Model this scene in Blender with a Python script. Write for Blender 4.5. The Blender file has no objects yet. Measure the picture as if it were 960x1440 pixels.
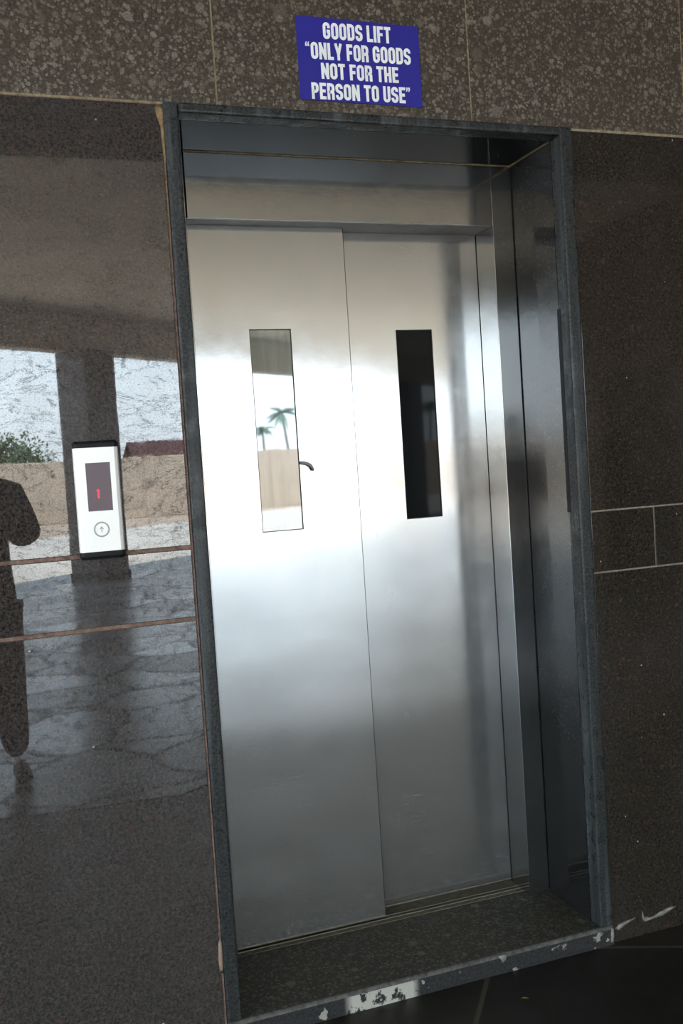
import bpy, bmesh, math, random
from mathutils import Vector, Matrix
random.seed(7)
PI = math.pi
S = bpy.context.scene
C = S.collection

# ------------------------------------------------------------------ helpers
def lin(r, g, b):
    f = lambda c: (c/255/12.92) if c/255 <= .04045 else ((c/255+.055)/1.055)**2.4
    return (f(r), f(g), f(b), 1)

class NT:
    def __init__(s, name):
        s.m = bpy.data.materials.new(name); s.m.use_nodes = True
        s.t = s.m.node_tree; s.t.nodes.clear()
        s.out = s.t.nodes.new('ShaderNodeOutputMaterial')
        s.b = s.n('ShaderNodeBsdfPrincipled'); s.l(s.b.outputs[0], s.out.inputs[0])
        s.tc = s.n('ShaderNodeTexCoord'); s.co = s.tc.outputs['Object']
    def n(s, t, **k):
        o = s.t.nodes.new(t)
        for a, v in k.items(): setattr(o, a, v)
        return o
    def l(s, a, b): s.t.links.new(a, b)
    def setv(s, sock, v):
        if hasattr(v, 'node'): s.l(v, sock)
        else: sock.default_value = v
    def base(s, **k):
        for a, v in k.items(): s.setv(s.b.inputs[a.replace('_', ' ')], v)
    def mapping(s, scale=(1,1,1), loc=(0,0,0), rot=(0,0,0)):
        m = s.n('ShaderNodeMapping'); s.l(s.co, m.inputs[0])
        m.inputs['Scale'].default_value = scale; m.inputs['Location'].default_value = loc
        m.inputs['Rotation'].default_value = rot
        return m.outputs[0]
    def noise(s, scale, detail=4, rough=.5, vec=None, dist=0):
        n = s.n('ShaderNodeTexNoise'); s.l(vec or s.co, n.inputs['Vector'])
        n.inputs['Scale'].default_value = scale; n.inputs['Detail'].default_value = detail
        n.inputs['Roughness'].default_value = rough; n.inputs['Distortion'].default_value = dist
        return n.outputs['Fac']
    def voro(s, scale, feature='F1', vec=None, rnd=1):
        n = s.n('ShaderNodeTexVoronoi', feature=feature); s.l(vec or s.co, n.inputs['Vector'])
        n.inputs['Scale'].default_value = scale; n.inputs['Randomness'].default_value = rnd
        return n
    def ramp(s, fac, stops, interp='LINEAR'):
        r = s.n('ShaderNodeValToRGB'); s.l(fac, r.inputs[0]); r.color_ramp.interpolation = interp
        e = r.color_ramp.elements
        while len(e) < len(stops): e.new(.5)
        for i, (p, c) in enumerate(stops):
            e[i].position = p; e[i].color = c if isinstance(c, tuple) else (c, c, c, 1)
        return r.outputs[0]
    def mix(s, f, a, b, mode='MIX'):
        m = s.n('ShaderNodeMix', data_type='RGBA', blend_type=mode)
        s.setv(m.inputs[0], f); s.setv(m.inputs[6], a); s.setv(m.inputs[7], b)
        return m.outputs[2]
    def math(s, op, a, b=0, c=None):
        m = s.n('ShaderNodeMath', operation=op); s.setv(m.inputs[0], a); s.setv(m.inputs[1], b)
        if c is not None: s.setv(m.inputs[2], c)
        return m.outputs[0]
    def sep(s, v):
        m = s.n('ShaderNodeSeparateXYZ'); s.l(v, m.inputs[0]); return m.outputs
    def bump(s, h, strength=.1, dist=.002):
        b = s.n('ShaderNodeBump'); s.l(h, b.inputs['Height'])
        b.inputs['Strength'].default_value = strength; b.inputs['Distance'].default_value = dist
        s.l(b.outputs[0], s.b.inputs['Normal'])

def simple(name, col, rough=.5, metal=0, spec=.5, nscale=0, namt=.15, bump=0, ior=1.5):
    m = NT(name); m.base(Roughness=rough, Metallic=metal, IOR=ior); m.b.inputs['Specular IOR Level'].default_value = spec
    if nscale:
        f = m.ramp(m.noise(nscale, 6, .6), [(.3, 0.0), (.7, 1.0)])
        d = tuple(c*(1-namt) for c in col[:3])+(1,); u = tuple(min(1, c*(1+namt)) for c in col[:3])+(1,)
        m.base(Base_Color=m.mix(f, d, u))
        if bump: m.bump(m.noise(nscale*3, 5, .6), bump, .003)
    else: m.base(Base_Color=col)
    return m.m

M = {}
# polished dark brown granite: fine speckle, white flecks, worn and pitted patches
def polished_granite(name, c1, c2, fleck=.5, pits=True, rough=.012, ior=2.0, seed=0):
    m = NT(name)
    v = m.mapping(loc=(seed, seed*1.7, seed*.3))
    fine = m.noise(420, 3, .7, v); mid = m.noise(130, 4, .65, v); big = m.noise(2.2, 5, .6, v)
    f = m.math('ADD', m.math('MULTIPLY', fine, .55), m.math('MULTIPLY', mid, .45))
    col = m.mix(m.ramp(f, [(.4, 0.0), (.62, 1.0)]), c1, c2)
    # rusty and grey crystals
    w = m.voro(260, vec=v)
    wc = m.sep(w.outputs['Color'])
    col = m.mix(m.ramp(wc[0], [(.90, 0.0), (.93, .3)]), col, lin(92, 82, 78))
    col = m.mix(m.ramp(wc[1], [(.90, 0.0), (.92, .6)]), col, lin(30, 26, 24))
    rw = m.voro(48, vec=v); rc = m.sep(rw.outputs['Color'])
    red = m.math('MULTIPLY', m.ramp(rw.outputs['Distance'], [(.18, .5), (.34, 0.0)]), m.math('LESS_THAN', rc[0], .06))
    col = m.mix(red, col, lin(92, 58, 56))
    # white flecks
    q = m.voro(26, vec=v)
    qc = m.sep(q.outputs['Color'])
    near = m.math('LESS_THAN', q.outputs['Distance'], m.math('MULTIPLY', qc[2], .075))
    pick = m.math('LESS_THAN', qc[0], .26*fleck*2)
    col = m.mix(m.math('MULTIPLY', near, pick), col, lin(165, 160, 155))
    # long hairline scratches, dusty
    sv = m.mapping(scale=(34, 34, 3.2), rot=(0, .5, 0)); sc = m.noise(3, 2, .5, sv)
    line = m.ramp(m.math('ABSOLUTE', m.math('SUBTRACT', sc, .5)), [(0, 1.0), (.0025, 0.0)])
    gate = m.ramp(m.noise(5, 2, .5, v), [(.6, 0.0), (.68, .35)])
    col = m.mix(m.math('MULTIPLY', line, gate), col, lin(130, 124, 118))
    # brown grime film
    col = m.mix(m.ramp(big, [(.45, 0.0), (.7, .22)]), col, lin(76, 69, 66))
    m.base(Base_Color=col, IOR=ior)
    if pits:
        pv = m.noise(34, 8, .78, v, .4); gp = m.noise(4.5, 4, .6, v)
        pit = m.ramp(m.math('ADD', m.math('MULTIPLY', pv, .8), m.math('MULTIPLY', gp, .35)), [(.62, 1.0), (.70, .35)])
        vn = m.noise(5, 7, .72, m.mapping(scale=(1, 1, 3.2), loc=(seed+2, 0, 1), rot=(0, -.2, 0)), .8)
        vein = m.ramp(m.math('ABSOLUTE', m.math('SUBTRACT', vn, .5)), [(0, .15), (.011, 1.0)])
        pit = m.math('MULTIPLY', pit, m.math('MULTIPLY', vein, m.ramp(m.noise(1.7, 5, .7, v), [(.35, 1.0), (.65, .72)])))
        sp = m.ramp(m.noise(230, 2, .6, v), [(.3, .65), (.5, 1.0)])
        m.base(Specular_IOR_Level=m.math('MULTIPLY', m.math('MULTIPLY', pit, sp), .5))
        r = m.math('ADD', rough, m.math('MULTIPLY', m.ramp(m.noise(9, 6, .7, v), [(.5, 0.0), (.8, 1.0)]), .035))
        m.base(Roughness=r)
    else:
        m.base(Roughness=rough)
    m.bump(m.noise(7, 2, .5, v), .03, .002)
    return m.m
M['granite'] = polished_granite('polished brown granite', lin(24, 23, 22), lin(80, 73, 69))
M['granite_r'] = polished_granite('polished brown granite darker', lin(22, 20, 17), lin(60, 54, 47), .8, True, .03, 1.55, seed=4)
M['soffit'] = polished_granite('dull black granite', lin(20, 20, 20), lin(40, 41, 41), .05, False, .06, 1.33, seed=12)
M['black_granite'] = polished_granite('polished black granite', lin(16, 17, 17), lin(30, 32, 32), .06, False, .012, 1.55, seed=9)

# granite edge strips, blue grey, honed and scuffed
def edging():
    m = NT('honed blue grey granite edging')
    f = m.noise(150, 4, .7)
    col = m.mix(m.ramp(f, [(.38, 0.0), (.62, 1.0)]), lin(24, 25, 25), lin(58, 60, 60))
    st = m.noise(30, 3, .6, m.mapping(scale=(1, 1, .05)))
    col = m.mix(m.ramp(st, [(.5, 0.0), (.7, .5)]), col, lin(92, 97, 100))
    col = m.mix(m.ramp(m.noise(11, 5, .7), [(.58, 0.0), (.75, .5)]), col, lin(34, 36, 34))
    m.base(Base_Color=col, Roughness=m.ramp(m.noise(26, 5, .7), [(.4, .25), (.6, .5)]), Specular_IOR_Level=.22); m.bump(m.noise(40, 4, .6), .3, .0015)
    return m.m
M['edging'] = edging()

# pebbly brown granite with round crystals
def ovoid_granite(name, dark, c_lo, c_hi, scale=1., rough=.35, spec=.4, amount=1.):
    m = NT(name)
    col = m.mix(m.ramp(m.noise(190*scale, 4, .75), [(.38, 0.0), (.64, 1.0)]), dark, tuple(a*.15+b*.85 for a, b in zip(dark, c_lo)))
    warp = m.noise(16*scale, 3, .6)
    wn = m.n('ShaderNodeTexNoise'); m.l(m.co, wn.inputs['Vector']); wn.inputs['Scale'].default_value = 38*scale; wn.inputs['Detail'].default_value = 4
    va = m.n('ShaderNodeVectorMath', operation='MULTIPLY_ADD'); m.l(wn.outputs['Color'], va.inputs[0])
    va.inputs[1].default_value = (.012/scale,)*3; m.l(m.co, va.inputs[2])
    for sc, keep, rmax in ((130, .7, .55), (80, .7, .55), (48, .65, .5), (30, .42, .46), (19, .2, .40)):
        v = m.voro(sc*scale, vec=va.outputs[0]); vc = m.sep(v.outputs['Color'])
        rad = m.math('MULTIPLY_ADD', vc[1], rmax*.5, rmax*.5)
        dd = m.math('SUBTRACT', rad, v.outputs['Distance'])
        blob = m.ramp(dd, [(.0, 0.0), (.09, 1.0)])
        rim = m.ramp(dd, [(.0, .75), (.10, 1.0)])
        pick = m.math('LESS_THAN', vc[0], keep*amount)
        bc = m.mix(vc[2], c_lo, c_hi)
        bc = m.mix(m.ramp(m.noise(240*scale, 3, .7), [(.35, .75), (.62, 0.0)]), bc, dark)
        bc = m.mix(1.0, bc, rim, 'MULTIPLY')
        col = m.mix(m.math('MULTIPLY', m.math('MULTIPLY', blob, pick), .9), col, bc)
    col = m.mix(m.ramp(m.noise(5, 3, .6), [(.4, 0.0), (.75, .3)]), col, lin(70, 62, 46))
    m.base(Base_Color=col, Roughness=rough, Specular_IOR_Level=spec)
    return m.m
M['ovoid'] = ovoid_granite('round crystal brown granite', lin(36, 30, 25), lin(88, 78, 67), lin(150, 140, 127))
M['sill'] = ovoid_granite('dark threshold granite', lin(36, 34, 29), lin(82, 79, 68), lin(136, 131, 116), .9, .5, .3, .9)

def mortar(name, a, b):
    m = NT(name)
    m.base(Base_Color=m.mix(m.ramp(m.noise(60, 5, .7), [(.35, 0.0), (.65, 1.0)]), a, b), Roughness=.9)
    m.bump(m.noise(160, 4, .6), .6, .002); return m.m
M['mortar_l'] = mortar('red brown joint mortar', lin(86, 68, 60), lin(140, 112, 98))
M['mortar_r'] = mortar('pale joint mortar', lin(112, 100, 90), lin(150, 138, 126))
M['mortar_t'] = mortar('ochre joint mortar', lin(112, 98, 72), lin(158, 144, 114))
M['rust'] = mortar('rusty ochre mortar', lin(108, 80, 48), lin(140, 120, 88))
M['plaster'] = mortar('white plaster splash', lin(100, 97, 90), lin(150, 146, 138))

# brushed stainless steel
def steel(name, col=.42, rough=.125, aniso=.45, smudge=.05, met0=.87):
    m = NT(name)
    g = m.noise(1, 4, .65, m.mapping(scale=(3.5, 1, 260)))     # grain runs along x
    big = m.noise(2.4, 6, .65); sm = m.noise(9, 5, .7)
    c = m.ramp(m.math('ADD', m.math('MULTIPLY', g, .25), m.math('MULTIPLY', big, .75)),
               [(.3, (col*.93, col*.92, col*.90, 1)), (.7, (col*1.05, col*1.045, col*1.03, 1))])
    # whitish scratches, mostly sideways
    sv = m.mapping(scale=(1.2, 1, 30), rot=(0, .12, 0)); sn = m.noise(4, 3, .55, sv)
    ln_ = m.ramp(m.math('ABSOLUTE', m.math('SUBTRACT', sn, .52)), [(0, 1.0), (.006, 0.0)])
    gate = m.ramp(m.noise(4, 3, .6, m.mapping(loc=(3, 1, 7))), [(.50, 0.0), (.64, .42)])
    sv2 = m.mapping(scale=(16, 1, 2.2), rot=(0, -.35, 0)); sn2 = m.noise(3, 3, .55, sv2)
    ln2 = m.ramp(m.math('ABSOLUTE', m.math('SUBTRACT', sn2, .5)), [(0, 1.0), (.004, 0.0)])
    gate2 = m.ramp(m.noise(6, 3, .6, m.mapping(loc=(9, 4, 2))), [(.6, 0.0), (.68, .6)])
    scr = m.math('MAXIMUM', m.math('MULTIPLY', ln_, gate), m.math('MULTIPLY', ln2, gate2))
    met = m.math('SUBTRACT', met0, m.math('MULTIPLY', scr, .45))
    c = m.mix(m.math('MULTIPLY', scr, .6), c, lin(200, 200, 200))
    r = m.math('ADD', rough, m.math('MULTIPLY', m.ramp(sm, [(.4, 0.0), (.7, 1.0)]), smudge))
    m.base(Base_Color=c, Metallic=met, Roughness=m.math('ADD', r, m.math('MULTIPLY', scr, .2)), Anisotropic=aniso)
    tg = m.n('ShaderNodeTangent', direction_type='UV_MAP'); m.l(tg.outputs[0], m.b.inputs['Tangent'])
    bh = m.math('ADD', m.math('MULTIPLY', big, 1.0), m.math('MULTIPLY', g, .015))
    m.bump(bh, .08, .005)
    return m.m
M['steel'] = steel('brushed stainless steel')
M['steel_frame'] = steel('brushed stainless steel frame', .38, .10, .35, .03, .96)
M['aluminium'] = simple('satin aluminium', (.80, .79, .76, 1), .42, .35, .5, 220, .03)
M['ring'] = simple('grey button ring', lin(150, 150, 148), .35, .6)
M['black'] = simple('black plastic', lin(16, 16, 18), .5, 0, .2)
M['gasket'] = simple('dark rubber and seam shade', lin(26, 27, 27), .6)  # also colours the painted seam shadow of the left panel
M['dark'] = simple('dark lift shaft', lin(28, 28, 28), .9)
M['track'] = simple('worn aluminium track', lin(120, 116, 106), .45, .7, .5, 60, .3)

def pane(name, col, ior, rough=.02, streaks=0):
    m = NT(name); m.base(IOR=ior, Roughness=rough)
    if streaks:
        s_ = m.noise(3, 5, .6, m.mapping(scale=(14, 1, 1.3), rot=(0, .1, 0)), 1.2)
        m.base(Base_Color=m.mix(m.ramp(s_, [(.4, 0.0), (.7, 1.0)]), col, tuple(c*1.35 for c in col[:3])+(1,)))
    else: m.base(Base_Color=col)
    return m.m
M['pane_l'] = pane('glossy mirrored window glass', lin(84, 93, 88), 2.25, .02, 1)
M['pane_r'] = pane('black tinted window glass', lin(20, 22, 22), 1.165, .03)
M['display'] = pane('smoked purple display glass', lin(106, 92, 100), 1.45, .12)
def emit(name, col, st):
    m = NT(name); m.base(Base_Color=col, Emission_Color=col, Emission_Strength=st); return m.m
M['led'] = emit('lit red digit', (1, .03, .05, 1), 1.1)
M['blue'] = simple('blue printed board', lin(36, 32, 138), .5, 0, .4, 6, .04)
M['white_ink'] = simple('white printed lettering', lin(238, 240, 240), .6)

def floor_mat():
    m = NT('dark irregular stone flooring')
    v = m.mapping(loc=(.36, .1, 0))
    a = m.voro(1.9, 'DISTANCE_TO_EDGE', v); b = m.voro(1.9, 'F1', v); bc = m.sep(b.outputs['Color'])
    j = m.ramp(a.outputs['Distance'], [(.008, 1.0), (.014, 0.0)])
    col = m.mix(bc[0], lin(20, 20, 16), lin(44, 36, 28))
    col = m.mix(m.ramp(m.noise(14, 6, .7), [(.45, 0.0), (.75, .5)]), col, lin(50, 50, 42))
    col = m.mix(m.math('MULTIPLY', j, .7), col, lin(84, 76, 62))
    m.base(Base_Color=col, Roughness=m.ramp(m.noise(5, 4, .6), [(.3, .38), (.7, .55)]))
    m.bump(m.math('SUBTRACT', m.noise(5, 4, .5), m.math('MULTIPLY', j, .6)), .25, .006)
    return m.m
M['floor'] = floor_mat()
def flag_mat():
    m = NT('pale sheen flagstones')
    wn = m.n('ShaderNodeTexNoise'); m.l(m.co, wn.inputs['Vector']); wn.inputs['Scale'].default_value = 1.6; wn.inputs['Detail'].default_value = 4
    va = m.n('ShaderNodeVectorMath', operation='MULTIPLY_ADD'); m.l(wn.outputs['Color'], va.inputs[0]); va.inputs[1].default_value = (.5, .5, 0); m.l(m.co, va.inputs[2])
    a = m.voro(1.5, 'DISTANCE_TO_EDGE', va.outputs[0]); b = m.voro(1.5, 'F1', va.outputs[0]); bc = m.sep(b.outputs['Color'])
    j = m.ramp(a.outputs['Distance'], [(.02, 1.0), (.05, 0.0)])
    col = m.mix(bc[0], (.14, .145, .15, 1), (.36, .36, .36, 1))
    col = m.mix(m.ramp(m.noise(3, 5, .7), [(.4, 0.0), (.7, .6)]), col, (.12, .12, .12, 1))
    col = m.mix(m.math('MULTIPLY', j, .85), col, (.05, .05, .05, 1))
    m.base(Base_Color=col, Roughness=m.math('ADD', m.math('MULTIPLY', bc[1], .14), .22), Specular_IOR_Level=m.math('SUBTRACT', .5, m.math('MULTIPLY', j, .45)))
    return m.m
M['sheen_stone'] = flag_mat()  # same stone floor made paler, its grazing sheen is put into the colour
M['sand'] = simple('pale tan sand', (.44, .36, .28, 1), .95, 0, .2, .8, .12, .3)
M['paving'] = simple('pale concrete paving', (.58, .55, .49, 1), .9, 0, .2, 2.5, .1)
M['yard_wall'] = simple('tan plastered wall', (.50, .42, .34, 1), .95, 0, .2, 1.5, .1, .2)
M['ceiling'] = simple('lit cream outer ceiling', (.80, .67, .51, 1), .9, 0, .2, 1.2, .08)  # warm yard light on the outer ceiling is put into this cream
M['beam'] = simple('tan painted beam', (.52, .43, .34, 1), .9, 0, .2, 2, .08)
M['ceiling_shade'] = simple('shade grey inner ceiling', (.065, .065, .065, 1), .9, 0, .2, 2, .12)  # inner ceiling's shade painted in: yard light falls off away from the edge
M['column'] = simple('brown granite column cladding', lin(92, 84, 80), .3, 0, .4, 40, .2)
M['rust_roof'] = simple('rusty corrugated roof sheet', (.17, .08, .08, 1), .8, 0, .3, 3, .3)
M['leaf_g'] = simple('dull green leaves', (.07, .12, .045, 1), .6, 0, .3, 5, .4)
M['palm_g'] = simple('hazed palm fronds', (.13, .21, .16, 1), .5, 0, .4, 2, .3)  # fronds made paler, distance haze is put into their colour
M['trunk'] = simple('grey palm trunk', (.20, .17, .13, 1), .9, 0, .2, 4, .3)
M['petal'] = simple('yellow fallen leaf', lin(245, 232, 120), .6)
M['cloth'] = simple('dark grey patterned shirt', lin(52, 50, 54), .9, 0, .2, 60, .6)
M['trouser'] = simple('dark olive trousers', lin(44, 44, 36), .9, 0, .2, 30, .2)
M['skin'] = simple('brown skin', lin(120, 78, 62), .5)
M['hair'] = simple('black hair', lin(16, 14, 13), .5)
M['shoe'] = simple('red brown shoe', lin(84, 48, 44), .6)

def bm_box(bm, x0, x1, y0, y1, z0, z1, bev=0, seg=2, mi=0):
    vs = [bm.verts.new((x, y, z)) for x in (x0, x1) for y in (y0, y1) for z in (z0, z1)]
    F = [(0,1,3,2), (4,6,7,5), (0,4,5,1), (2,3,7,6), (0,2,6,4), (1,5,7,3)]
    fs = [bm.faces.new([vs[i] for i in f]) for f in F]
    for f in fs: f.material_index = mi
    if bev:
        es = list({e for f in fs for e in f.edges})
        r = bmesh.ops.bevel(bm, geom=es, offset=bev, segments=seg, affect='EDGES', profile=.6, clamp_overlap=True)
        for f in r['faces']: f.material_index = mi
    return fs

def finish(name, bm, mats, parent=None, smooth=False, loc=None):
    bmesh.ops.recalc_face_normals(bm, faces=bm.faces)
    uv = bm.loops.layers.uv.verify()
    for f in bm.faces:
        n = f.normal
        for lp in f.loops:
            c = lp.vert.co
            lp[uv].uv = (c.x, c.z) if abs(n.y) > .7 else ((c.y, c.z) if abs(n.x) > .7 else (c.x, c.y))
        f.smooth = smooth
    if loc is not None:
        bmesh.ops.translate(bm, verts=bm.verts, vec=-Vector(loc))
    me = bpy.data.meshes.new(name); bm.to_mesh(me); bm.free()
    for m in (mats if isinstance(mats, (list, tuple)) else [mats]): me.materials.append(m)
    o = bpy.data.objects.new(name, me); C.objects.link(o)
    if loc is not None: o.location = loc
    if parent is not None:
        o.parent = parent
        if loc is None: o.matrix_parent_inverse = Matrix.Translation(-parent.location)
        else: o.location = Vector(loc) - parent.location
    return o

def box(name, mat, x0, x1, y0, y1, z0, z1, bev=0, parent=None, seg=2):
    bm = bmesh.new(); bm_box(bm, x0, x1, y0, y1, z0, z1, bev, seg)
    return finish(name, bm, mat, parent)
def struct(o, label=None):
    o['kind'] = 'structure'
    if label: o['label'] = label
    return o
def thing(name, loc, label, cat, group=None):
    o = bpy.data.objects.new(name, None); C.objects.link(o); o.location = loc; o.empty_display_size = .05
    o['label'] = label; o['category'] = cat
    if group: o['group'] = group
    bpy.context.view_layer.update()
    return o
def tag(o, label, cat, group=None):
    o['label'] = label; o['category'] = cat
    if group: o['group'] = group
    return o

# ------------------------------------------------------------------ measures (metres; wall face y = 0, sill top z = 0)
XR, ZT = 1.0255, 2.173
WL, WR, WT = .0348, .0381, .024
D, D1, D2 = .2638, .3241, .373
XS, XLJ, XM = .9585, .0572, .512
HS = .0527
ZJ1, ZJ2, ZJT = 1.1593, .9893, 2.1927
CEIL = 3.65
XW = 5.7      # side wall

def slab_wall(name, slabs, back, mats):
    bm = bmesh.new()
    bm_box(bm, *back, mi=1)
    for s in slabs: bm_box(bm, s[0], s[1], 0, .022, s[2], s[3], .0016, 2, mi=0)
    return struct(finish(name, bm, mats))
J = .0042
zs = [(-HS, ZJ2-J), (ZJ2+J, ZJ1-J), (ZJ1+J, ZJT-.003)]
sl = []
for (a, b) in zs:
    sl += [(-3.2, -WL-.006, a, b), (-6.4, -3.207, a, b), (-9.0, -6.407, a, b)]
wl = slab_wall('wall_left', sl, (-9.0, -WL-.001, .0022, .30, -HS, ZJT-.0005), [M['granite'], M['mortar_l']])
sl = []
vx = 1.2714; g = .0022
for (a, b) in ((-HS, ZJ2-g), (ZJ1+g, ZJT-.003)):
    sl += [(XR+WR+.0015, 2.9, a, b), (2.905, XW, a, b)]
sl += [(XR+WR+.0015, vx-.0012, ZJ2+g, ZJ1-g), (vx+.0012, 2.3, ZJ2+g, ZJ1-g), (2.304, XW, ZJ2+g, ZJ1-g)]
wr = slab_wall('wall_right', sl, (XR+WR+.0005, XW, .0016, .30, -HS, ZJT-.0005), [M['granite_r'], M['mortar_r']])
x = .0956-.6722*13; sl = []
while x < XW-.1:
    x1 = min(x+.6722, XW)
    for (a, b) in ((ZJT+.004, 3.10), (3.105, CEIL)):
        sl.append((x+.0018, x1-.0018, a, b))
    x = x1
wt = slab_wall('wall_top', sl, (-9.0, XW, .0018, .30, ZJT-.0004, CEIL), [M['ovoid'], M['mortar_t']])

# plaster crumbs and rusty grout at places on the walls
def smear(name, pts, mat, parent, thick=.0025, y=0):
    bm = bmesh.new()
    a = [bm.verts.new((p[0], y-.0003, p[1])) for p in pts]
    cx = sum(p[0] for p in pts)/len(pts); cz = sum(p[1] for p in pts)/len(pts)
    b = [bm.verts.new((cx+(p[0]-cx)*.72, y-thick, cz+(p[1]-cz)*.72)) for p in pts]
    n = len(pts)
    for i in range(n): bm.faces.new([a[i], a[(i+1) % n], b[(i+1) % n], b[i]])
    bm.faces.new(b); bm.faces.new(a[::-1])
    return finish(name, bm, mat, parent, True)
smear('plaster_splash', [(1.170,-.001),(1.180,-.008),(1.200,-.006),(1.225,.002),(1.262,.010),(1.285,.006),(1.262,-.002),(1.236,-.010),(1.2,-.013),(1.176,-.016),(1.168,-.012)], M['plaster'], wr)
smear('plaster_splash', [(1.166,.018),(1.171,.0),(1.176,-.008),(1.168,-.011),(1.164,.0)], M['plaster'], wr)
smear('plaster_splash', [(1.072,-.014),(1.085,-.004),(1.110,.001),(1.146,.004),(1.125,-.004),(1.100,-.012),(1.082,-.022)], M['plaster'], wr)
smear('mortar_smear', [(-WL-.006, 2.19), (-WL+.001, 2.19), (-WL+.001, 2.05), (-WL-.003, 2.05), (-WL-.007, 2.10), (-WL-.008, 2.14), (-WL-.016, 2.165), (-WL-.018, 2.185)], M['rust'], wl, .002)
smear('mortar_smear', [(-WL-.009, .20), (-WL-.004, .215), (-WL+.0, .20), (-WL+.0, .14), (-WL-.003, .125), (-WL-.010, .13), (-WL-.0115, .16)], simple('buff mortar', lin(140, 120, 104), .9, 0, .2, 80, .2), wl, .003)
bm = bmesh.new(); bm_box(bm, -WL-.0042, -WL-.0016, -.0002, .004, 1.85, 2.19)
finish('mortar_line', bm, M['rust'], wl)
bm = bmesh.new(); bm_box(bm, -WL-.0016, -WL+.0005, -.0006, .004, -.05, 2.05)
finish('joint_gap', bm, M['black'], wl)
bm = bmesh.new(); bm_box(bm, -WL-.0042, -WL-.0016, -.0002, .004, -.05, 1.85)
finish('mortar_line', bm, M['mortar_l'], wl)

# granite edging round the opening
def trim(name, mat, *b, bev=.004):
    bm = bmesh.new(); bm_box(bm, *b, bev, 3); return struct(finish(name, bm, mat))
trim('trim_1', M['edging'], -WL, 0, -.007, .045, -.0001, ZT+WT, bev=.0065)
trim('trim_2', M['edging'], XR, XR+WR, -.007, .045, -.0001, ZT+WT, bev=.0065)
trim('trim_3', M['edging'], 0, XR, -.0068, .045, ZT, ZT+WT, bev=.006)
trim('trim_4', M['black_granite'], XR+.002, XR+.022, .047, D+.16, .0, ZT+.02, bev=.0006)      # right reveal
trim('trim_5', M['black_granite'], -.022, -.002, .047, D+.16, .0, ZT+.02, bev=.0006)          # left reveal
trim('trim_6', M['soffit'], -.002, XR+.002, .047, D+.16, ZT+.001, ZT+.021, bev=.0006)  # soffit
box('corner_grout', M['mortar_t'], XR-.003, XR+.003, .05, D, ZT-.002, ZT+.003, parent=bpy.data.objects['trim_6'])
box('corner_grout', M['mortar_t'], .06, XR, D-.003, D+.001, ZT-.0015, ZT+.003, parent=bpy.data.objects['trim_6'])
# black adhesive in the gap of the right reveal
box('adhesive_strip', M['black'], XR-.0008, XR+.004, .036, .052, 1.16, 1.72, parent=bpy.data.objects['trim_4'])

# threshold slab with a worn edge
def sill_front():
    m = NT('worn threshold edge')
    s_ = m.sep(m.co)
    dark = m.mix(m.ramp(m.noise(120, 5, .7), [(.4, 0.0), (.65, 1.0)]), lin(18, 18, 18), lin(46, 45, 46))
    n_ = m.noise(38, 5, .65, m.mapping(scale=(1, 1, .8)))
    px = m.math('MULTIPLY', m.ramp(s_[0], [(.262, 0.0), (.285, 1.0), (.45, 1.0), (.47, 0.0)]), m.ramp(n_, [(.42, 0.0), (.47, 1.0)]))
    small = m.ramp(m.noise(22, 4, .6, m.mapping(loc=(5, 2, 1))), [(.63, 0.0), (.66, .7)])
    endp = m.ramp(s_[0], [(.0, 0.0), (1.0, 0.0)])
    c = m.mix(m.math('MAXIMUM', px, small), dark, lin(170, 166, 156))
    m.base(Base_Color=c, Roughness=.8); return m.m
M['sill_front'] = sill_front()
M['worn'] = simple('scuffed pale edge', lin(86, 84, 80), .8, 0, .2, 60, .5)
bm = bmesh.new()
fs = bm_box(bm, -WL, XR+WR, -.008, D2+.10, -HS, 0)
for f in fs:
    if f.normal.length == 0: f.normal_update()
bmesh.ops.recalc_face_normals(bm, faces=bm.faces)
for f in bm.faces:
    if f.normal.y < -.9: f.material_index = 1
e = [e for e in bm.edges if all(v.co.y < 0 and v.co.z > -.001 for v in e.verts)]
r = bmesh.ops.bevel(bm, geom=e, offset=.009, segments=3, affect='EDGES', profile=.5)
for f in r['faces']: f.material_index = 2
threshold = struct(finish('trim_7', bm, [M['sill'], M['sill_front'], M['worn']]))
smear('plaster_splash', [(1.052,-.046),(1.060,-.048),(1.064,-.03),(1.064,-.006),(1.056,-.004),(1.054,-.02)], M['plaster'], threshold, .003, -.008)
smear('plaster_splash', [(.700,-.002),(.715,.0),(.728,-.004),(.722,-.018),(.712,-.024),(.706,-.012)], M['plaster'], threshold, .003, -.008)

# ------------------------------------------------------------------ lift front
fr = thing('lift_door_frame', (XR/2, D, 0), 'brushed stainless steel door frame with deep header, set inside the black granite recess', 'door frame')
bx = lambda *a, **k: box(*a, parent=fr, **k)
def jamb(x0, x1):
    bm = bmesh.new(); bm_box(bm, x0, x1, D, D2+.06, .0005, ZT-.0005, .0012, 2); finish('jamb', bm, M['steel_frame'], fr)
jamb(.001, XLJ); jamb(XS, XR-.0005)
bm = bmesh.new()
bm_box(bm, XLJ+.003, XS-.001, D+.001, D2+.06, 2.0, ZT-.0008, .0014, 2)
finish('header', bm, M['steel_frame'], fr)
box('header_underside', simple('dull galvanised plate', (.33, .30, .28, 1), .5, .6, .3, 6, .25), XLJ+.003, XS-.001, D+.006, D2+.055, 1.9992, 2.004, parent=fr)
box('header_backing', M['dark'], XLJ-.001, XS, D+.02, D2+.05, 2.01, ZT-.002, parent=fr)

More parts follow.
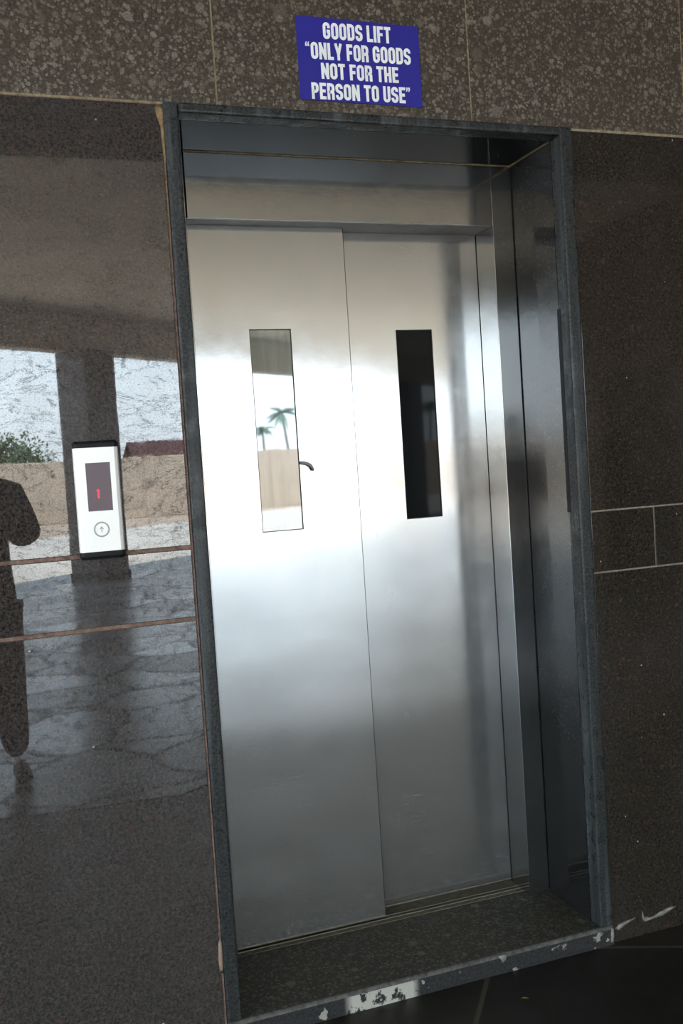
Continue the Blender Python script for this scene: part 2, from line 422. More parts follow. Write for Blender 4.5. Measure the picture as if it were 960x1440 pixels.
def holed(bm, x0, x1, z0, z1, hx0, hx1, hz0, hz1, y0, y1):
    def ring(xa, xb, za, zb, y): return [bm.verts.new(p) for p in ((xa,y,za),(xb,y,za),(xb,y,zb),(xa,y,zb))]
    of, inf, ob, inb = ring(x0,x1,z0,z1,y0), ring(hx0,hx1,hz0,hz1,y0), ring(x0,x1,z0,z1,y1), ring(hx0,hx1,hz0,hz1,y1)
    for i in range(4):
        j = (i+1) % 4
        bm.faces.new([of[i], of[j], inf[j], inf[i]]); bm.faces.new([ob[j], ob[i], inb[i], inb[j]])
        bm.faces.new([of[j], of[i], ob[i], ob[j]]); bm.faces.new([inf[i], inf[j], inb[j], inb[i]])
    es = [e for e in bm.edges if abs(e.verts[0].co.y-y0) < 1e-6 and abs(e.verts[1].co.y-y0) < 1e-6 and
          len(e.link_faces) == 2 and e.calc_face_angle(0) > 1]
    bmesh.ops.bevel(bm, geom=es, offset=.0012, segments=2, affect='EDGES', profile=.5)
def panel(x0, x1, z0, hx0, hx1, y0, pane_mat, label, th=.036):
    t = thing('lift_door_panel', ((x0+x1)/2, y0, 0), label, 'lift door')
    bm = bmesh.new(); holed(bm, x0, x1, z0, 1.9985, hx0, hx1, 1.1575, 1.7175, y0, y0+th)
    finish('steel_leaf', bm, M['steel'], t)
    bm = bmesh.new(); holed(bm, hx0+.0002, hx1-.0002, 1.1577, 1.7173, hx0+.0022, hx1-.0022, 1.1597, 1.7153, y0+.0012, y0+.012)
    finish('window_gasket', bm, M['gasket'], t)
    box('window_pane', pane_mat, hx0+.001, hx1-.001, y0+.0035, y0+.0095, 1.1585, 1.7165, parent=t)
    box('bottom_edge', M['track'], x0+.001, x1-.001, y0-.0008, y0+.01, z0, z0+.004, .0004, parent=t)
    return t
pl = panel(XLJ+.0015, XM, .0083, .2215, .3411, D1, M['pane_l'],
           'left stainless steel lift door panel, in front, with pale mirrored window and small hook')
pr = panel(.50, XS-.0018, .0095, .678, .7951, D2, M['pane_r'],
           'right stainless steel lift door panel, set further back, with black narrow window')
box('seam_shadow', M['gasket'], XM, XM+.0028, D1+.003, D1+.034, .01, 1.998, parent=pl)  # dark strip painting in the shadowed seam between the two panels
# small bent hook beside the left window
def tube(pts, rad, name, mat, parent, closed_caps=True, seg=10, smooth=True):
    bm = bmesh.new(); rings = []
    n = len(pts); P = [Vector(p) for p in pts]
    rr = rad if isinstance(rad, (list, tuple)) else [rad]*n
    for i, p in enumerate(P):
        t = (P[min(i+1, n-1)]-P[max(i-1, 0)]).normalized()
        a = t.cross(Vector((0, 1, 0)) if abs(t.y) < .9 else Vector((1, 0, 0))).normalized(); b = t.cross(a)
        rings.append([bm.verts.new(p+rr[i]*(math.cos(2*PI*k/seg)*a+math.sin(2*PI*k/seg)*b)) for k in range(seg)])
    for i in range(n-1):
        for k in range(seg):
            bm.faces.new([rings[i][k], rings[i][(k+1) % seg], rings[i+1][(k+1) % seg], rings[i+1][k]])
    bm.faces.new(rings[0]); bm.faces.new(rings[-1][::-1])
    return finish(name, bm, mat, parent, smooth)
hx = lambda u: .3411+u
tube([(hx(.001), D1+.002, 1.3435), (hx(.004), D1-.006, 1.344), (hx(.012), D1-.009, 1.343), (hx(.022), D1-.010, 1.340),
      (hx(.030), D1-.010, 1.334), (hx(.035), D1-.009, 1.325), (hx(.036), D1-.008, 1.3205)],
     [.0035, .005, .0048, .0045, .0042, .0038, .003], 'hook', simple('dull grey metal', lin(140, 140, 134), .5, 0), pl)

# sill track
tk = thing('door_sill_track', ((XLJ+XS)/2, .33, 0), 'low worn metal guide track on the threshold under the steel lift door panels', 'door track')
box('track_bed', simple('dusty steel bed', lin(122, 116, 98), .8, 0, .3, 40, .3), XLJ, XS, .300, D2+.05, .0002, .0012, parent=tk)
for y in (.320, .338):
    box('track_ridge', M['track'], XLJ, XS+.004, y-.0022, y+.0022, .0, .0035, .0006, parent=tk)

# dark lift shaft behind the doors
bm = bmesh.new()
bm_box(bm, -.3, 1.4, 1.9, 1.95, -.2, 2.6); bm_box(bm, -.35, -.3, .43, 1.95, -.2, 2.6); bm_box(bm, 1.4, 1.45, .43, 1.95, -.2, 2.6)
bm_box(bm, -.3, 1.4, .43, 1.95, 2.55, 2.6); bm_box(bm, -.3, 1.4, .48, 1.95, -.2, -.1)
struct(finish('wall_shaft', bm, M['dark']))

# ------------------------------------------------------------------ call panel
KX0, KX1 = -.2959, -.1950
cp = thing('lift_call_panel', ((KX0+KX1)/2, 0, 1.1523), 'slim silver lift call panel with display and round button on the left granite wall', 'call panel')
bm = bmesh.new()
pr_ = [(KX0, 0), (KX0, -.010), (KX0+.003, -.0148), (KX0+.010, -.0175), (KX0+.03, -.0182), (KX1-.03, -.0182), (KX1-.010, -.0175), (KX1-.003, -.0148), (KX1, -.010), (KX1, 0)]
z0, z1 = 1.1690, 1.4055
lo = [bm.verts.new((a, b, z0)) for a, b in pr_]; hi = [bm.verts.new((a, b, z1)) for a, b in pr_]
for i in range(len(pr_)): j = (i+1) % len(pr_); bm.faces.new([lo[i], lo[j], hi[j], hi[i]])
bm.faces.new(lo); bm.faces.new(hi[::-1])
finish('body', bm, M['aluminium'], cp)
for (a, b, s) in ((1.4055, 1.4210, 1), (1.1690, 1.1515, -1)):
    bm = bmesh.new()
    q0 = [bm.verts.new((x_-(.0006 if x_ < -.25 else -.0006), y_*1.04, a)) for x_, y_ in pr_]
    q1 = [bm.verts.new((x_-(.0006 if x_ < -.25 else -.0006), y_*1.04, a+(b-a)*.6)) for x_, y_ in pr_]
    q2 = [bm.verts.new((x_+(.004 if x_ < -.25 else -.004), y_*.93, b)) for x_, y_ in pr_]
    for A, B in ((q0, q1), (q1, q2)):
        for i in range(len(pr_)): j = (i+1) % len(pr_); bm.faces.new([A[i], A[j], B[j], B[i]])
    bm.faces.new(q0); bm.faces.new(q2[::-1])
    finish('end_cap', bm, M['black'], cp)
dp = box('display', M['display'], -.2706, -.2172, -.0188, -.012, 1.2622, 1.3703, .0004, parent=cp)
box('display_rim', M['gasket'], -.2712, -.2166, -.0184, -.012, 1.2615, 1.3710, parent=cp)
bm = bmesh.new()                                       # digit 1 with its flag
bm_box(bm, -.2478, -.2448, -.0193, -.0187, 1.2905, 1.3105)
v = [bm.verts.new(p) for p in ((-.2478,-.0193,1.3105),(-.2478,-.0193,1.3068),(-.2500,-.0193,1.3055),(-.2500,-.0193,1.3080))]
bm.faces.new(v)
dg = finish('digit', bm, M['led'], dp)
def disc(name, mat, cx, cz, r0, r1, y0, y1, parent, seg=40):
    bm = bmesh.new(); R_ = []
    prof = [(r1, y1), (r1, y0+.0006), (r1-.0006, y0)] + ([(r0+.0006, y0), (r0, y0+.0006), (r0, y1)] if r0 else [])
    for (r, y) in prof: R_.append([bm.verts.new((cx+r*math.cos(2*PI*k/seg), y, cz+r*math.sin(2*PI*k/seg))) for k in range(seg)])
    for i in range(len(R_)-1):
        for k in range(seg): bm.faces.new([R_[i][k], R_[i][(k+1) % seg], R_[i+1][(k+1) % seg], R_[i+1][k]])
    if not r0: bm.faces.new(R_[-1])
    return finish(name, bm, mat, parent)
BX, BZ = -.2453, 1.2190
disc('button_ring', M['ring'], BX, BZ, .0148, .0176, -.0202, -.015, cp)
bt = disc('call_button', M['aluminium'], BX, BZ, 0, .0146, -.0196, -.015, cp)
bm = bmesh.new()                                       # up arrow mark
for s in (-1, 1):
    q = [(BX, BZ+.0075), (BX+s*.0046, BZ+.0010), (BX+s*.0030, BZ+.0004), (BX, BZ+.0048)]
    a = [bm.verts.new((p[0], -.0199, p[1])) for p in q]; b = [bm.verts.new((p[0], -.0194, p[1])) for p in q]
    bm.faces.new(a); bm.faces.new(b)
    for i in range(4): bm.faces.new([a[i], a[(i+1) % 4], b[(i+1) % 4], b[i]])
bm_box(bm, BX-.0008, BX+.0008, -.0199, -.0194, BZ-.006, BZ+.003)
finish('arrow', bm, simple('grey arrow mark', lin(120, 120, 120), .5), bt)

# ------------------------------------------------------------------ sign
SX0, SX1, SZ0, SZ1 = .3031, .6275, 2.2229, 2.4236
sg = thing('goods_lift_sign', ((SX0+SX1)/2, 0, (SZ0+SZ1)/2), 'blue sign with white capital letters above the lift opening', 'sign')
box('sign_board', M['blue'], SX0, SX1, -.0034, -.0002, SZ0, SZ1, .0006, parent=sg)
T = .185
def arc(cx, cz, r, a0, a1, n=7): return [(cx+r*math.cos(math.radians(a0+(a1-a0)*i/n)), cz+r*math.sin(math.radians(a0+(a1-a0)*i/n))) for i in range(n+1)]
def glyph(c):
    h = T/2; W = .50; r = .155
    l, rt, b, t = h, W-h, h, 1-h
    TL = lambda: arc(l+r, t-r, r, 180, 90); TR = lambda: arc(rt-r, t-r, r, 90, 0)
    BL = lambda: arc(l+r, b+r, r, 270, 180); BR = lambda: arc(rt-r, b+r, r, 360, 270)
    if c == 'O': return W, [(TL()+TR()+BR()+BL(), True)]
    if c == 'D': return W, [([(l, b), (l, t)]+TR()+BR(), True)]
    if c == 'G': return W, [([(rt, .66)]+TR()[::-1]+TL()[::-1]+BL()[::-1]+BR()[::-1]+[(rt, .47), (W*.52, .47)], False)]
    if c == 'S': return W, [([(rt, .70)]+TR()[::-1]+TL()[::-1]+[(l, .68)]+arc(l+.14, .66, .14, 180, 235, 3)+arc(rt-.14, .34, .14, 55, 0, 3)+[(rt, .32)]+BR()+BL()+[(l, .30)], False)]
    if c == 'L': return .42, [([(l, 1), (l, h), (.42, h)], False)]
    if c == 'I': return T, [([(h, 0), (h, 1)], False)]
    if c == 'F': return .43, [([(l, 0), (l, t), (.43, t)], False), ([(l, .50), (.39, .50)], False)]
    if c == 'E': return .44, [([(.44, t), (l, t), (l, b), (.44, b)], False), ([(l, .51), (.40, .51)], False)]
    if c == 'T': return .47, [([(0, t), (.47, t)], False), ([(.235, t), (.235, 0)], False)]
    if c == 'H': return W, [([(l, 0), (l, 1)], False), ([(rt, 0), (rt, 1)], False), ([(l, .5), (rt, .5)], False)]
    if c == 'U': return W, [([(l, 1)]+BL()[::-1]+BR()[::-1]+[(rt, 1)], False)]
    if c == 'P': return .48, [([(l, 0), (l, t)]+arc(.48-h-r, t-r, r, 90, 0)+arc(.48-h-r, .46+r, r, 360, 270)+[(l, .46)], False)]
    if c == 'R': return W, [([(l, 0), (l, t)]+TR()+arc(rt-r, .47+r, r, 360, 270)+[(l, .47)], False), ([(rt-.09, .50), (rt-.005, .38), (rt-.005, 0)], False)]
    if c == 'N': return .53, [([(l, 0), (l, 1)], False), ([(.53-h, 0), (.53-h, 1)], False), ([(l-.01, .97), (.53-h+.01, .03)], False)]
    if c == 'Y': return .54, [([(.27, 0), (.27, .40)], False), ([(h*.9, 1), (.27, .36)], False), ([(.54-h*.9, 1), (.27, .36)], False)]
    if c in '"': return .30, 'q'
    if c == "'": return .30, 'Q'
    return .17, []
def strip(bm, pts, closed, tr, y0, y1, t=T):
    n = len(pts); L, R_ = [], []
    P = [Vector(p) for p in pts]
    for i in range(n):
        a = P[(i-1) % n] if (closed or i > 0) else None; b = P[(i+1) % n] if (closed or i < n-1) else None
        d1 = (P[i]-a).normalized() if a is not None else (b-P[i]).normalized()
        d2 = (b-P[i]).normalized() if b is not None else d1
        n1 = Vector((-d1.y, d1.x)); n2 = Vector((-d2.y, d2.x)); m = (n1+n2)
        m = m.normalized() if m.length > 1e-4 else n1
        k = (t/2)/max(.5, m.dot(n1))
        L.append(P[i]+m*k); R_.append(P[i]-m*k)
    mk = lambda v, y: bm.verts.new(tr(v, y))
    LF = [mk(v, y0) for v in L]; RF = [mk(v, y0) for v in R_]; LB = [mk(v, y1) for v in L]; RB = [mk(v, y1) for v in R_]
    for i in range(n if closed else n-1):
        j = (i+1) % n
        bm.faces.new([LF[i], LF[j], RF[j], RF[i]]); bm.faces.new([LF[i], LB[i], LB[j], LF[j]]); bm.faces.new([RF[j], RB[j], RB[i], RF[i]])
    if not closed:
        for i in (0, n-1): bm.faces.new([LF[i], RF[i], RB[i], LB[i]])
def text_line(s, xa, xb, za, cap):
    gap = .075
    adv = sum(glyph(c)[0]+gap for c in s)-gap
    kx = (xb-xa)/adv
    bm = bmesh.new(); x = 0
    tilt = .018
    for c in s:
        w, g_ = glyph(c)
        tr = lambda v, y, x=x: (xa+(x+v.x)*kx, y, za+v.y*cap+((x+v.x)*kx)*tilt)
        if g_ in ('q', 'Q'):
            for k in (0, .16):
                if g_ == 'q': q = [(k+.12, 1.0), (k+.06, 1.0), (k+.0, .90), (k+.0, .74), (k+.12, .74), (k+.12, .86), (k+.07, .87)]
                else: q = [(k+.0, 1.0), (k+.12, 1.0), (k+.12, .84), (k+.06, .74), (k+.0, .74), (k+.05, .87), (k+.0, .88)]
                f = [bm.verts.new(tr(Vector(p), -.0042)) for p in q]; b = [bm.verts.new(tr(Vector(p), -.0033)) for p in q]
                bm.faces.new(f)
                for i in range(len(q)): bm.faces.new([f[i], b[i], b[(i+1) % len(q)], f[(i+1) % len(q)]])
        else:
            for idx, (pts, cl) in enumerate(g_): strip(bm, pts, cl, tr, -.0042-idx*.00004, -.0033, T*(.92 if c == 'N' and idx == 2 else 1))
        x += w+gap
    finish('lettering', bm, M['white_ink'], sg)
text_line('GOODS LIFT', .3712, .5505, 2.3722, .0400)
text_line('"ONLY FOR GOODS', .3232, .6020, 2.3215, .0405)
text_line('NOT FOR THE', .3605, .5655, 2.2755, .0385)
text_line("PERSON TO USE'", .3325, .5955, 2.2255, .0395)

# ------------------------------------------------------------------ small yellow leaf on the floor
bm = bmesh.new(); pts = []
for i in range(12):
    t = i/11; w_ = .0032*math.sin(PI*t)**.7+.0004
    pts.append((t*.020-.010, w_, .0015+.002*math.sin(PI*t)))
up = [bm.verts.new((a, b, c)) for a, b, c in pts]; dn = [bm.verts.new((a, -b, c)) for a, b, c in pts]
for i in range(11): bm.faces.new([up[i], up[i+1], dn[i+1], dn[i]])
r = bmesh.ops.solidify(bm, geom=bm.faces[:], thickness=.0008)
lf = finish('fallen_leaf', bm, M['petal'], None, True); lf.location = (.701, -.141, -HS+.0004); lf.rotation_euler = (0, 0, -.5)
tag(lf, 'tiny yellow fallen leaf on the dark stone floor before the threshold', 'leaf')

# ------------------------------------------------------------------ covered porch behind the camera (seen in the reflections)
def edge_y(x): return -11.2-.75*(x+.2)
def prism(bm, poly, z0, z1, mi=0):
    a = [bm.verts.new((p[0], p[1], z0)) for p in poly]; b = [bm.verts.new((p[0], p[1], z1)) for p in poly]
    bm.faces.new(a[::-1]).material_index = mi; bm.faces.new(b).material_index = mi
    for i in range(len(poly)):
        j = (i+1) % len(poly); bm.faces.new([a[i], a[j], b[j], b[i]]).material_index = mi
XL = -9.0; XE = 14.0
bm = bmesh.new(); prism(bm, [(XL, .35), (XE, .35), (XE, edge_y(XE)), (XL, edge_y(XL))], -HS-.15, -HS)
struct(finish('floor', bm, M['floor']))
bm = bmesh.new(); rz_ = random.Random(4); pz = [(XL+i*(XE-XL)/60, -2.05+.05*(XL+i*(XE-XL)/60)+rz_.uniform(-.17, .17)) for i in range(61)]
prism(bm, pz+[(XE, edge_y(XE)), (XL, edge_y(XL))], -HS-.001, -HS+.003)
struct(finish('floor_sheen', bm, M['sheen_stone']))
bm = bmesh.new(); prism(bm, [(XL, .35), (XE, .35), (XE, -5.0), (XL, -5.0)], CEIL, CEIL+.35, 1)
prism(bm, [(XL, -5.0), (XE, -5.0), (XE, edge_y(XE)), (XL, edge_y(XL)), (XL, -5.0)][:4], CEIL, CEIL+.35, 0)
struct(finish('ceiling', bm, [M['ceiling'], M['ceiling_shade']]))
bm = bmesh.new()
for (xa, xb) in ((XL, XE),):
    prism(bm, [(xa, edge_y(xa)), (xb, edge_y(xb)), (xb, edge_y(xb)+.35), (xa, edge_y(xa)+.35)], 3.12, CEIL)
struct(finish('trim_8', bm, M['beam']))
bm = bmesh.new()
bm_box(bm, XW, XW+.25, -7.0, -6.62, -HS, CEIL); bm_box(bm, XW, XW+.25, -6.62, -5.5, 2.1, CEIL); bm_box(bm, XW, XW+.25, -5.5, .3, -HS, CEIL)
struct(finish('wall_side', bm, simple('brown side wall', lin(104, 84, 72), .8, 0, .3, 2, .12)))
struct(box('door_1', M['dark'], XW+.16, XW+.20, -6.62, -5.5, -HS, 2.1, .003))
ang = math.atan(-.75)
for k, (cx, lab) in enumerate(((.86, 'square clad column mirrored in the left granite beside the call panel'),
                (8.5, 'square clad column mirrored in the black door window'),
                (11.7, 'square clad column mirrored near the right edge of the right door panel'))):
    cy = edge_y(cx)+.30; h_ = .28
    t = thing('porch_column', (cx, cy, -HS), lab, 'column', 'porch columns')
    def sq(hw, z0, z1, nm, mat):
        bm = bmesh.new()
        c_, s_ = math.cos(ang), math.sin(ang)
        prism(bm, [(cx+a*c_-b*s_, cy+a*s_+b*c_) for a, b in ((-hw,-hw),(hw,-hw),(hw,hw),(-hw,hw))], z0, z1)
        finish(nm, bm, mat, t)
    sq(.275, -HS+.12, 3.12, 'shaft', M['column']); sq(.29, -HS, -HS+.12, 'plinth', M['black_granite'])
# paving, sand, compound wall
GZ = -HS-.02
bm = bmesh.new(); prism(bm, [(-14, edge_y(-14)), (26, edge_y(26)), (26, edge_y(26)-13), (-14, edge_y(-14)-12)], GZ-.2, GZ)
struct(finish('floor_paving', bm, M['paving']))
bm = bmesh.new(); prism(bm, [(-300, 0), (-9.1, 0), (-9.1, -.1), (-9.1, -6), (26, -32), (300, -32), (300, -400), (-300, -400)], GZ-.3, GZ-.03)
o = struct(finish('floor_sand', bm, M['sand']))
bm = bmesh.new(); bm_box(bm, -60, 90, -34.3, -34.0, -.1, 2.13, .03)
for k in range(-12, 19): bm_box(bm, k*5-.2, k*5+.2, -34.4, -33.93, -.1, 2.16, .02)
struct(finish('wall_yard', bm, M['yard_wall']))
# shed behind the yard wall
sh = thing('shed', (8.6, -50, GZ), 'long shed with dull rust red roof beyond the tan yard wall', 'shed')
bm = bmesh.new(); bm_box(bm, 6.6, 12.4, -52, -48.2, GZ, 2.6); finish('shed_wall', bm, M['yard_wall'], sh)
bm = bmesh.new(); n = 40
for i in range(n):
    x0_ = 6.3+i*6.4/n; x1_ = x0_+6.4/n; zz = .03*(i % 2)
    vs = [bm.verts.new(p) for p in ((x0_,-48.0,2.5+zz),(x1_,-48.0,2.53-zz),(x1_,-50,3.3-zz),(x0_,-50,3.27+zz))]; bm.faces.new(vs)
    vs = [bm.verts.new(p) for p in ((x0_,-52.2,2.5+zz),(x1_,-52.2,2.53-zz),(x1_,-50,3.3-zz),(x0_,-50,3.27+zz))]; bm.faces.new(vs)
bmesh.ops.solidify(bm, geom=bm.faces[:], thickness=.05)
finish('shed_roof', bm, M['rust_roof'], sh)
# bushes
def bush(x, y, w, h, lab):
    t = thing('bush', (x, y, GZ), lab, 'bush')
    bm = bmesh.new(); rnd = random.Random(int(x*10)+3)
    for i in range(4500):
        u = rnd.uniform(-1, 1); th = rnd.uniform(0, 2*PI); rr = rnd.random()**.4
        s_ = math.sqrt(1-u*u)
        p = Vector((x+w*.5*rr*s_*math.cos(th)*(1+.25*math.sin(5*th)), y+w*.4*rr*s_*math.sin(th), GZ+h*.55+h*.45*rr*u*(1+.2*math.sin(3*th))))
        a = Vector((rnd.uniform(-1,1), rnd.uniform(-1,1), rnd.uniform(-1,1))).normalized()*.11; b = a.cross(Vector((rnd.random(), rnd.random(), rnd.random()))).normalized()*.05
        bm.faces.new([bm.verts.new(p-a), bm.verts.new(p+b), bm.verts.new(p+a), bm.verts.new(p-b)])
    finish('foliage', bm, M['leaf_g'], t)
    tube([(x, y, GZ), (x+.05, y, GZ+h*.3), (x, y, GZ+h*.6)], [.12, .09, .05], 'trunk', M['trunk'], t)
bush(.2, -40, 3.6, 3.5, 'tall green bush beyond the yard wall, left in the granite reflection')
# coconut palms
def palm(x, y, h, s, lean, lab, seed):
    rnd = random.Random(seed)
    t = thing('coconut_palm', (x, y, GZ), lab, 'palm tree', 'coconut palms beyond the yard')
    pts = [(x+lean*(k/8)**1.6, y, GZ+h*k/8) for k in range(9)]
    tube(pts, [.24-.012*k for k in range(9)], 'trunk', M['trunk'], t)
    top = Vector(pts[-1])
    for i in range(17):
        th = 2*PI*i/17+rnd.uniform(-.15, .15); el = rnd.uniform(-.35, 1.1); L = s*rnd.uniform(.85, 1.1)
        bm = bmesh.new(); prev = None; N = 16
        dh = Vector((math.cos(th), math.sin(th), 0))
        c = []
        for k in range(N+1):
            u = k/N; c.append(top+dh*(L*u*math.cos(el*(1-u)))+Vector((0, 0, L*(u*math.sin(el)-.55*u*u*(1+.3*math.cos(el))))))
        side = dh.cross(Vector((0, 0, 1)))
        for k in range(N):
            bm.faces.new([bm.verts.new(c[k]+side*.04), bm.verts.new(c[k]-side*.04), bm.verts.new(c[k+1]-side*.03), bm.verts.new(c[k+1]+side*.03)])
            u = (k+.5)/N; wl_ = s*.26*math.sin(PI*min(1, u*.9+.12))
            for sg_ in (-1, 1):
                for q in (0, .5):
                    p = c[k].lerp(c[k+1], q); fwd = (c[k+1]-c[k]).normalized()
                    tip = p+side*sg_*wl_*.8+fwd*wl_*.5+Vector((0, 0, -wl_*.5))
                    bm.faces.new([bm.verts.new(p-fwd*.06), bm.verts.new(p+fwd*.07), bm.verts.new(tip)])
        finish('frond', bm, M['palm_g'], t)
    return t
palm(38.9, -128, 9.3, 2.7, -.9, 'tall leaning coconut palm mirrored in the pale left door window', 1)
palm(35.3, -128, 7.0, 1.9, -.2, 'small coconut palm left of the tall one in the left door window', 2)
palm(60.4, -128, 9.5, 2.6, .5, 'coconut palm mirrored faintly in the black door window', 4)

# ------------------------------------------------------------------ person taking the photo (mirrored at the left edge)
PX, PY = -.560, -2.56
ps = thing('person', (PX, PY, -HS), 'person in dark shirt and olive trousers photographing, mirrored at left edge of the granite', 'person')
def skin_mesh(name, verts, edges, radii, mat, parent, root=0, lev=2):
    me = bpy.data.meshes.new(name); me.from_pydata([Vector(v)-parent.location for v in verts], edges, [])
    o = bpy.data.objects.new(name, me); C.objects.link(o)
    bpy.context.view_layer.objects.active = o
    md = o.modifiers.new('skin', 'SKIN'); md.use_smooth_shade = True
    for i, d in enumerate(me.skin_vertices[0].data):
        r_ = radii[i]; d.radius = r_ if isinstance(r_, tuple) else (r_, r_); d.use_root = (i == root)
    o.modifiers.new('sub', 'SUBSURF').levels = lev; o.modifiers['sub'].render_levels = lev
    dg_ = bpy.context.evaluated_depsgraph_get(); m2 = bpy.data.meshes.new_from_object(o.evaluated_get(dg_))
    o.modifiers.clear(); o.data = m2; m2.materials.clear(); m2.materials.append(mat)
    for p in m2.polygons: p.use_smooth = True
    o.parent = parent
    return o
Z0 = -HS
V = [(PX, PY, Z0+.86), (PX, PY, Z0+1.02), (PX, PY+.01, Z0+1.20), (PX, PY, Z0+1.36), (PX+.03, PY+.02, Z0+1.44),      # 0-4 spine, neck
     (PX+.16, PY+.01, Z0+1.33), (PX+.22, PY+.05, Z0+1.13), (PX+.16, PY+.20, Z0+1.27),                             # 5-7 right side arm
     (PX-.16, PY+.01, Z0+1.33), (PX-.20, PY+.06, Z0+1.10), (PX-.01, PY+.20, Z0+1.26),                              # 8-10 other arm
     (PX+.085, PY, Z0+.80), (PX+.095, PY+.01, Z0+.45), (PX+.10, PY-.03, Z0+.09),                                   # 11-13 leg
     (PX-.085, PY, Z0+.80), (PX-.095, PY+.01, Z0+.45), (PX-.10, PY-.03, Z0+.09)]
Ed = [(0,1),(1,2),(2,3),(3,4),(3,5),(5,6),(6,7),(3,8),(8,9),(9,10),(0,11),(11,12),(12,13),(0,14),(14,15),(15,16)]
Rd = [(.14,.11),(.15,.11),(.165,.115),(.13,.09),.055,.09,.085,.045,.065,.05,.032,.09,.06,.045,.09,.06,.045]
skin_mesh('body', V, Ed, Rd, M['cloth'], ps)
LV = [(PX, PY, Z0+.90)]+[(PX+s*a, PY+b, Z0+c) for s in (1, -1) for a, b, c in ((.085, 0, .80), (.095, .01, .45), (.10, -.03, .10))]
skin_mesh('trousers', LV, [(0,1),(1,2),(2,3),(0,4),(4,5),(5,6)], [(.15,.115),.105,.078,.068,.105,.078,.068], M['trouser'], ps)
for s in (1, -1):
    fx = PX+s*.115
    skin_mesh('shoe', [(fx, PY-.06, Z0+.045), (fx, PY+.03, Z0+.045), (fx+s*.012, PY+.12, Z0+.035), (fx+s*.014, PY+.16, Z0+.028)], [(0,1),(1,2),(2,3)],
              [.040, .042, (.044,.032), (.030,.024)], M['shoe'], ps)
hx_, hy, hz = PX+.05, PY+.045, Z0+1.535
bm = bmesh.new(); bmesh.ops.create_uvsphere(bm, u_segments=28, v_segments=20, radius=1)
for v in bm.verts:
    c = v.co; jaw = 1-.28*max(0, -c.z)**1.3
    c.x *= .074*jaw; c.y *= .092*(1-.15*max(0, -c.z)); c.z *= .112
    if c.y > .06 and abs(c.x) < .014 and -.03 < c.z < .02: c.y += .016*(1-abs(c.x)/.014)
    if c.y > .06 and .012 < abs(c.x) < .045 and .0 < c.z < .03: c.y -= .006
    v.co = Vector((c.x+hx_, c.y+hy, c.z+hz))
for s in (-1, 1):
    r = bmesh.ops.create_uvsphere(bm, u_segments=10, v_segments=8, radius=1)
    for v in r['verts']: v.co = Vector((v.co.x*.010+hx_+s*.075, v.co.y*.018+hy-.005, v.co.z*.030+hz))
finish('head', bm, M['skin'], ps, True)
for s in (-1, 1):
    bm = bmesh.new(); bmesh.ops.create_uvsphere(bm, u_segments=12, v_segments=8, radius=.011); bmesh.ops.translate(bm, verts=bm.verts, vec=(hx_+s*.029, hy+.078, hz+.012))
    finish('eye', bm, M['white_ink'], ps, True)
bm = bmesh.new(); bm_box(bm, hx_-.022, hx_+.022, hy+.070, hy+.082, hz-.058, hz-.048, .003); finish('mouth', bm, M['shoe'], ps)
bm = bmesh.new(); bmesh.ops.create_uvsphere(bm, u_segments=24, v_segments=16, radius=1)
bmesh.ops.delete(bm, geom=[v for v in bm.verts if v.co.z < -.35 or (v.co.y > .35 and v.co.z < .45)], context='VERTS')
for v in bm.verts: v.co = Vector((v.co.x*.082+hx_, v.co.y*.100+hy-.006, v.co.z*.122+hz+.004))
bmesh.ops.solidify(bm, geom=bm.faces[:], thickness=.008)
finish('hair', bm, M['hair'], ps, True)
# hands on the camera
CX, CY, CZ = -.49, -2.36, 1.295
for s in (1, -1):
    wx, wy, wz = (PX+.16 if s > 0 else PX-.01), PY+.20, Z0+1.27
    hxx = CX+s*.062
    HV = [(wx, wy-.02, wz-.01), (hxx+s*.012, CY-.02, CZ-.045), (hxx+s*.012, CY-.005, CZ-.015)]
    HE = [(0, 1), (1, 2)]; HR = [.027, (.030, .020), (.030, .018)]
    for k in range(4):
        b = len(HV); z_ = CZ-.030+k*.019; ln_ = (.030, .034, .033, .026)[k]
        HV += [(hxx+s*.014, CY+.010, z_), (hxx+s*.010, CY+.010+ln_*.6, z_+.002), (hxx-s*.012, CY+.012+ln_*.7, z_+.002)]
        HE += [(2 if k > 1 else 1, b), (b, b+1), (b+1, b+2)]; HR += [.0095, .0085, .0075]
    b = len(HV); HV += [(hxx+s*.004, CY-.040, CZ-.025), (hxx-s*.016, CY-.046, CZ-.010)]; HE += [(1, b), (b, b+1)]; HR += [.011, .009]
    skin_mesh('hand', HV, HE, HR, M['skin'], ps, 0, 2)
cm = thing('camera', (CX, CY, CZ-.05), 'black camera held in both hands by the person in the dark shirt', 'camera')
bm = bmesh.new(); bm_box(bm, CX-.068, CX+.068, CY-.030, CY+.018, CZ-.048, CZ+.038, .010, 3); bm_box(bm, CX-.024, CX+.024, CY-.026, CY+.014, CZ+.036, CZ+.058, .008, 3)
finish('body', bm, M['black'], cm)
bm = bmesh.new(); R_ = []
for (r, y) in ((.030, .016), (.032, .020), (.032, .040), (.035, .042), (.035, .050), (.028, .050), (.024, .044)):
    R_.append([bm.verts.new((CX+r*math.cos(2*PI*k/28), CY+y, CZ-.004+r*math.sin(2*PI*k/28))) for k in range(28)])
for i in range(len(R_)-1):
    for k in range(28): bm.faces.new([R_[i][k], R_[i][(k+1) % 28], R_[i+1][(k+1) % 28], R_[i+1][k]])
bm.faces.new(R_[0]); bm.faces.new(R_[-1])
finish('lens', bm, M['black'], cm)

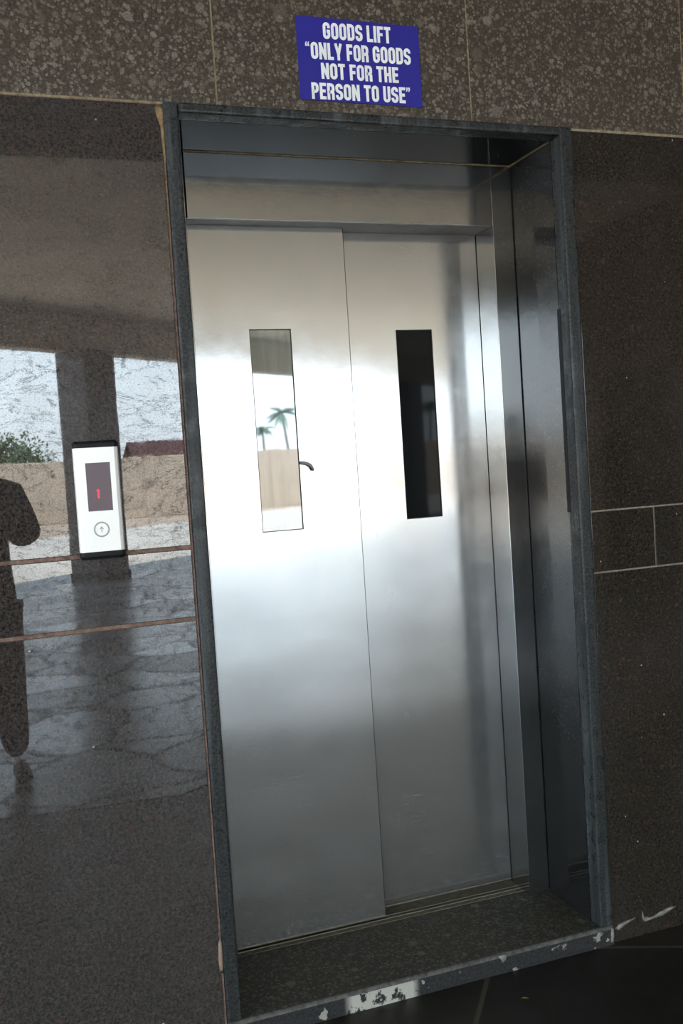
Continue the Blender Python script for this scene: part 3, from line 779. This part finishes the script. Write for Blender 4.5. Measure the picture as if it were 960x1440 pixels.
# ------------------------------------------------------------------ light
w = bpy.data.worlds.new('World'); S.world = w; w.use_nodes = True; nt = w.node_tree; nt.nodes.clear()
out = nt.nodes.new('ShaderNodeOutputWorld'); bg = nt.nodes.new('ShaderNodeBackground'); nt.links.new(bg.outputs[0], out.inputs[0])
tc = nt.nodes.new('ShaderNodeTexCoord'); sp = nt.nodes.new('ShaderNodeSeparateXYZ'); nt.links.new(tc.outputs['Generated'], sp.inputs[0])
rp = nt.nodes.new('ShaderNodeValToRGB'); nt.links.new(sp.outputs['Z'], rp.inputs[0])
e = rp.color_ramp.elements; e[0].position = 0; e[0].color = (.82, .93, 1.0, 1); e[1].position = .7; e[1].color = (.42, .60, .86, 1)
n2 = e.new(.22); n2.color = (.72, .88, 1.0, 1)
nt.links.new(rp.outputs[0], bg.inputs[0]); bg.inputs[1].default_value = 7.2
sun = bpy.data.lights.new('Sun', 'SUN'); sun.energy = 19; sun.angle = .01; sun.color = (1, .94, .85)
so = bpy.data.objects.new('Sun', sun); C.objects.link(so)
dr = Vector((.15, -.45, -1)).normalized(); so.rotation_euler = dr.to_track_quat('-Z', 'Y').to_euler()

# ------------------------------------------------------------------ camera
cam = bpy.data.cameras.new('Camera'); co = bpy.data.objects.new('Camera', cam); C.objects.link(co); S.camera = co
cam.sensor_fit = 'VERTICAL'; cam.sensor_height = 36; cam.lens = 1372.17/1440*36; cam.clip_start = .02; cam.clip_end = 600
Mx = Matrix.Rotation(-.3405, 4, 'Z') @ Matrix.Rotation(1.5237, 4, 'X') @ Matrix.Rotation(-.0638, 4, 'Z')
co.matrix_world = Matrix.Translation((-.4706, -2.2913, 1.3283)) @ Mx

S.view_settings.view_transform = 'Standard'; S.view_settings.look = 'None'
S.view_settings.exposure = .30; S.view_settings.gamma = 1; S.view_settings.use_curve_mapping = False
S.cycles.max_bounces = 10; S.cycles.diffuse_bounces = 6; S.cycles.glossy_bounces = 6; S.cycles.use_denoising = True
S.cycles.sample_clamp_indirect = 20; S.cycles.caustics_reflective = False
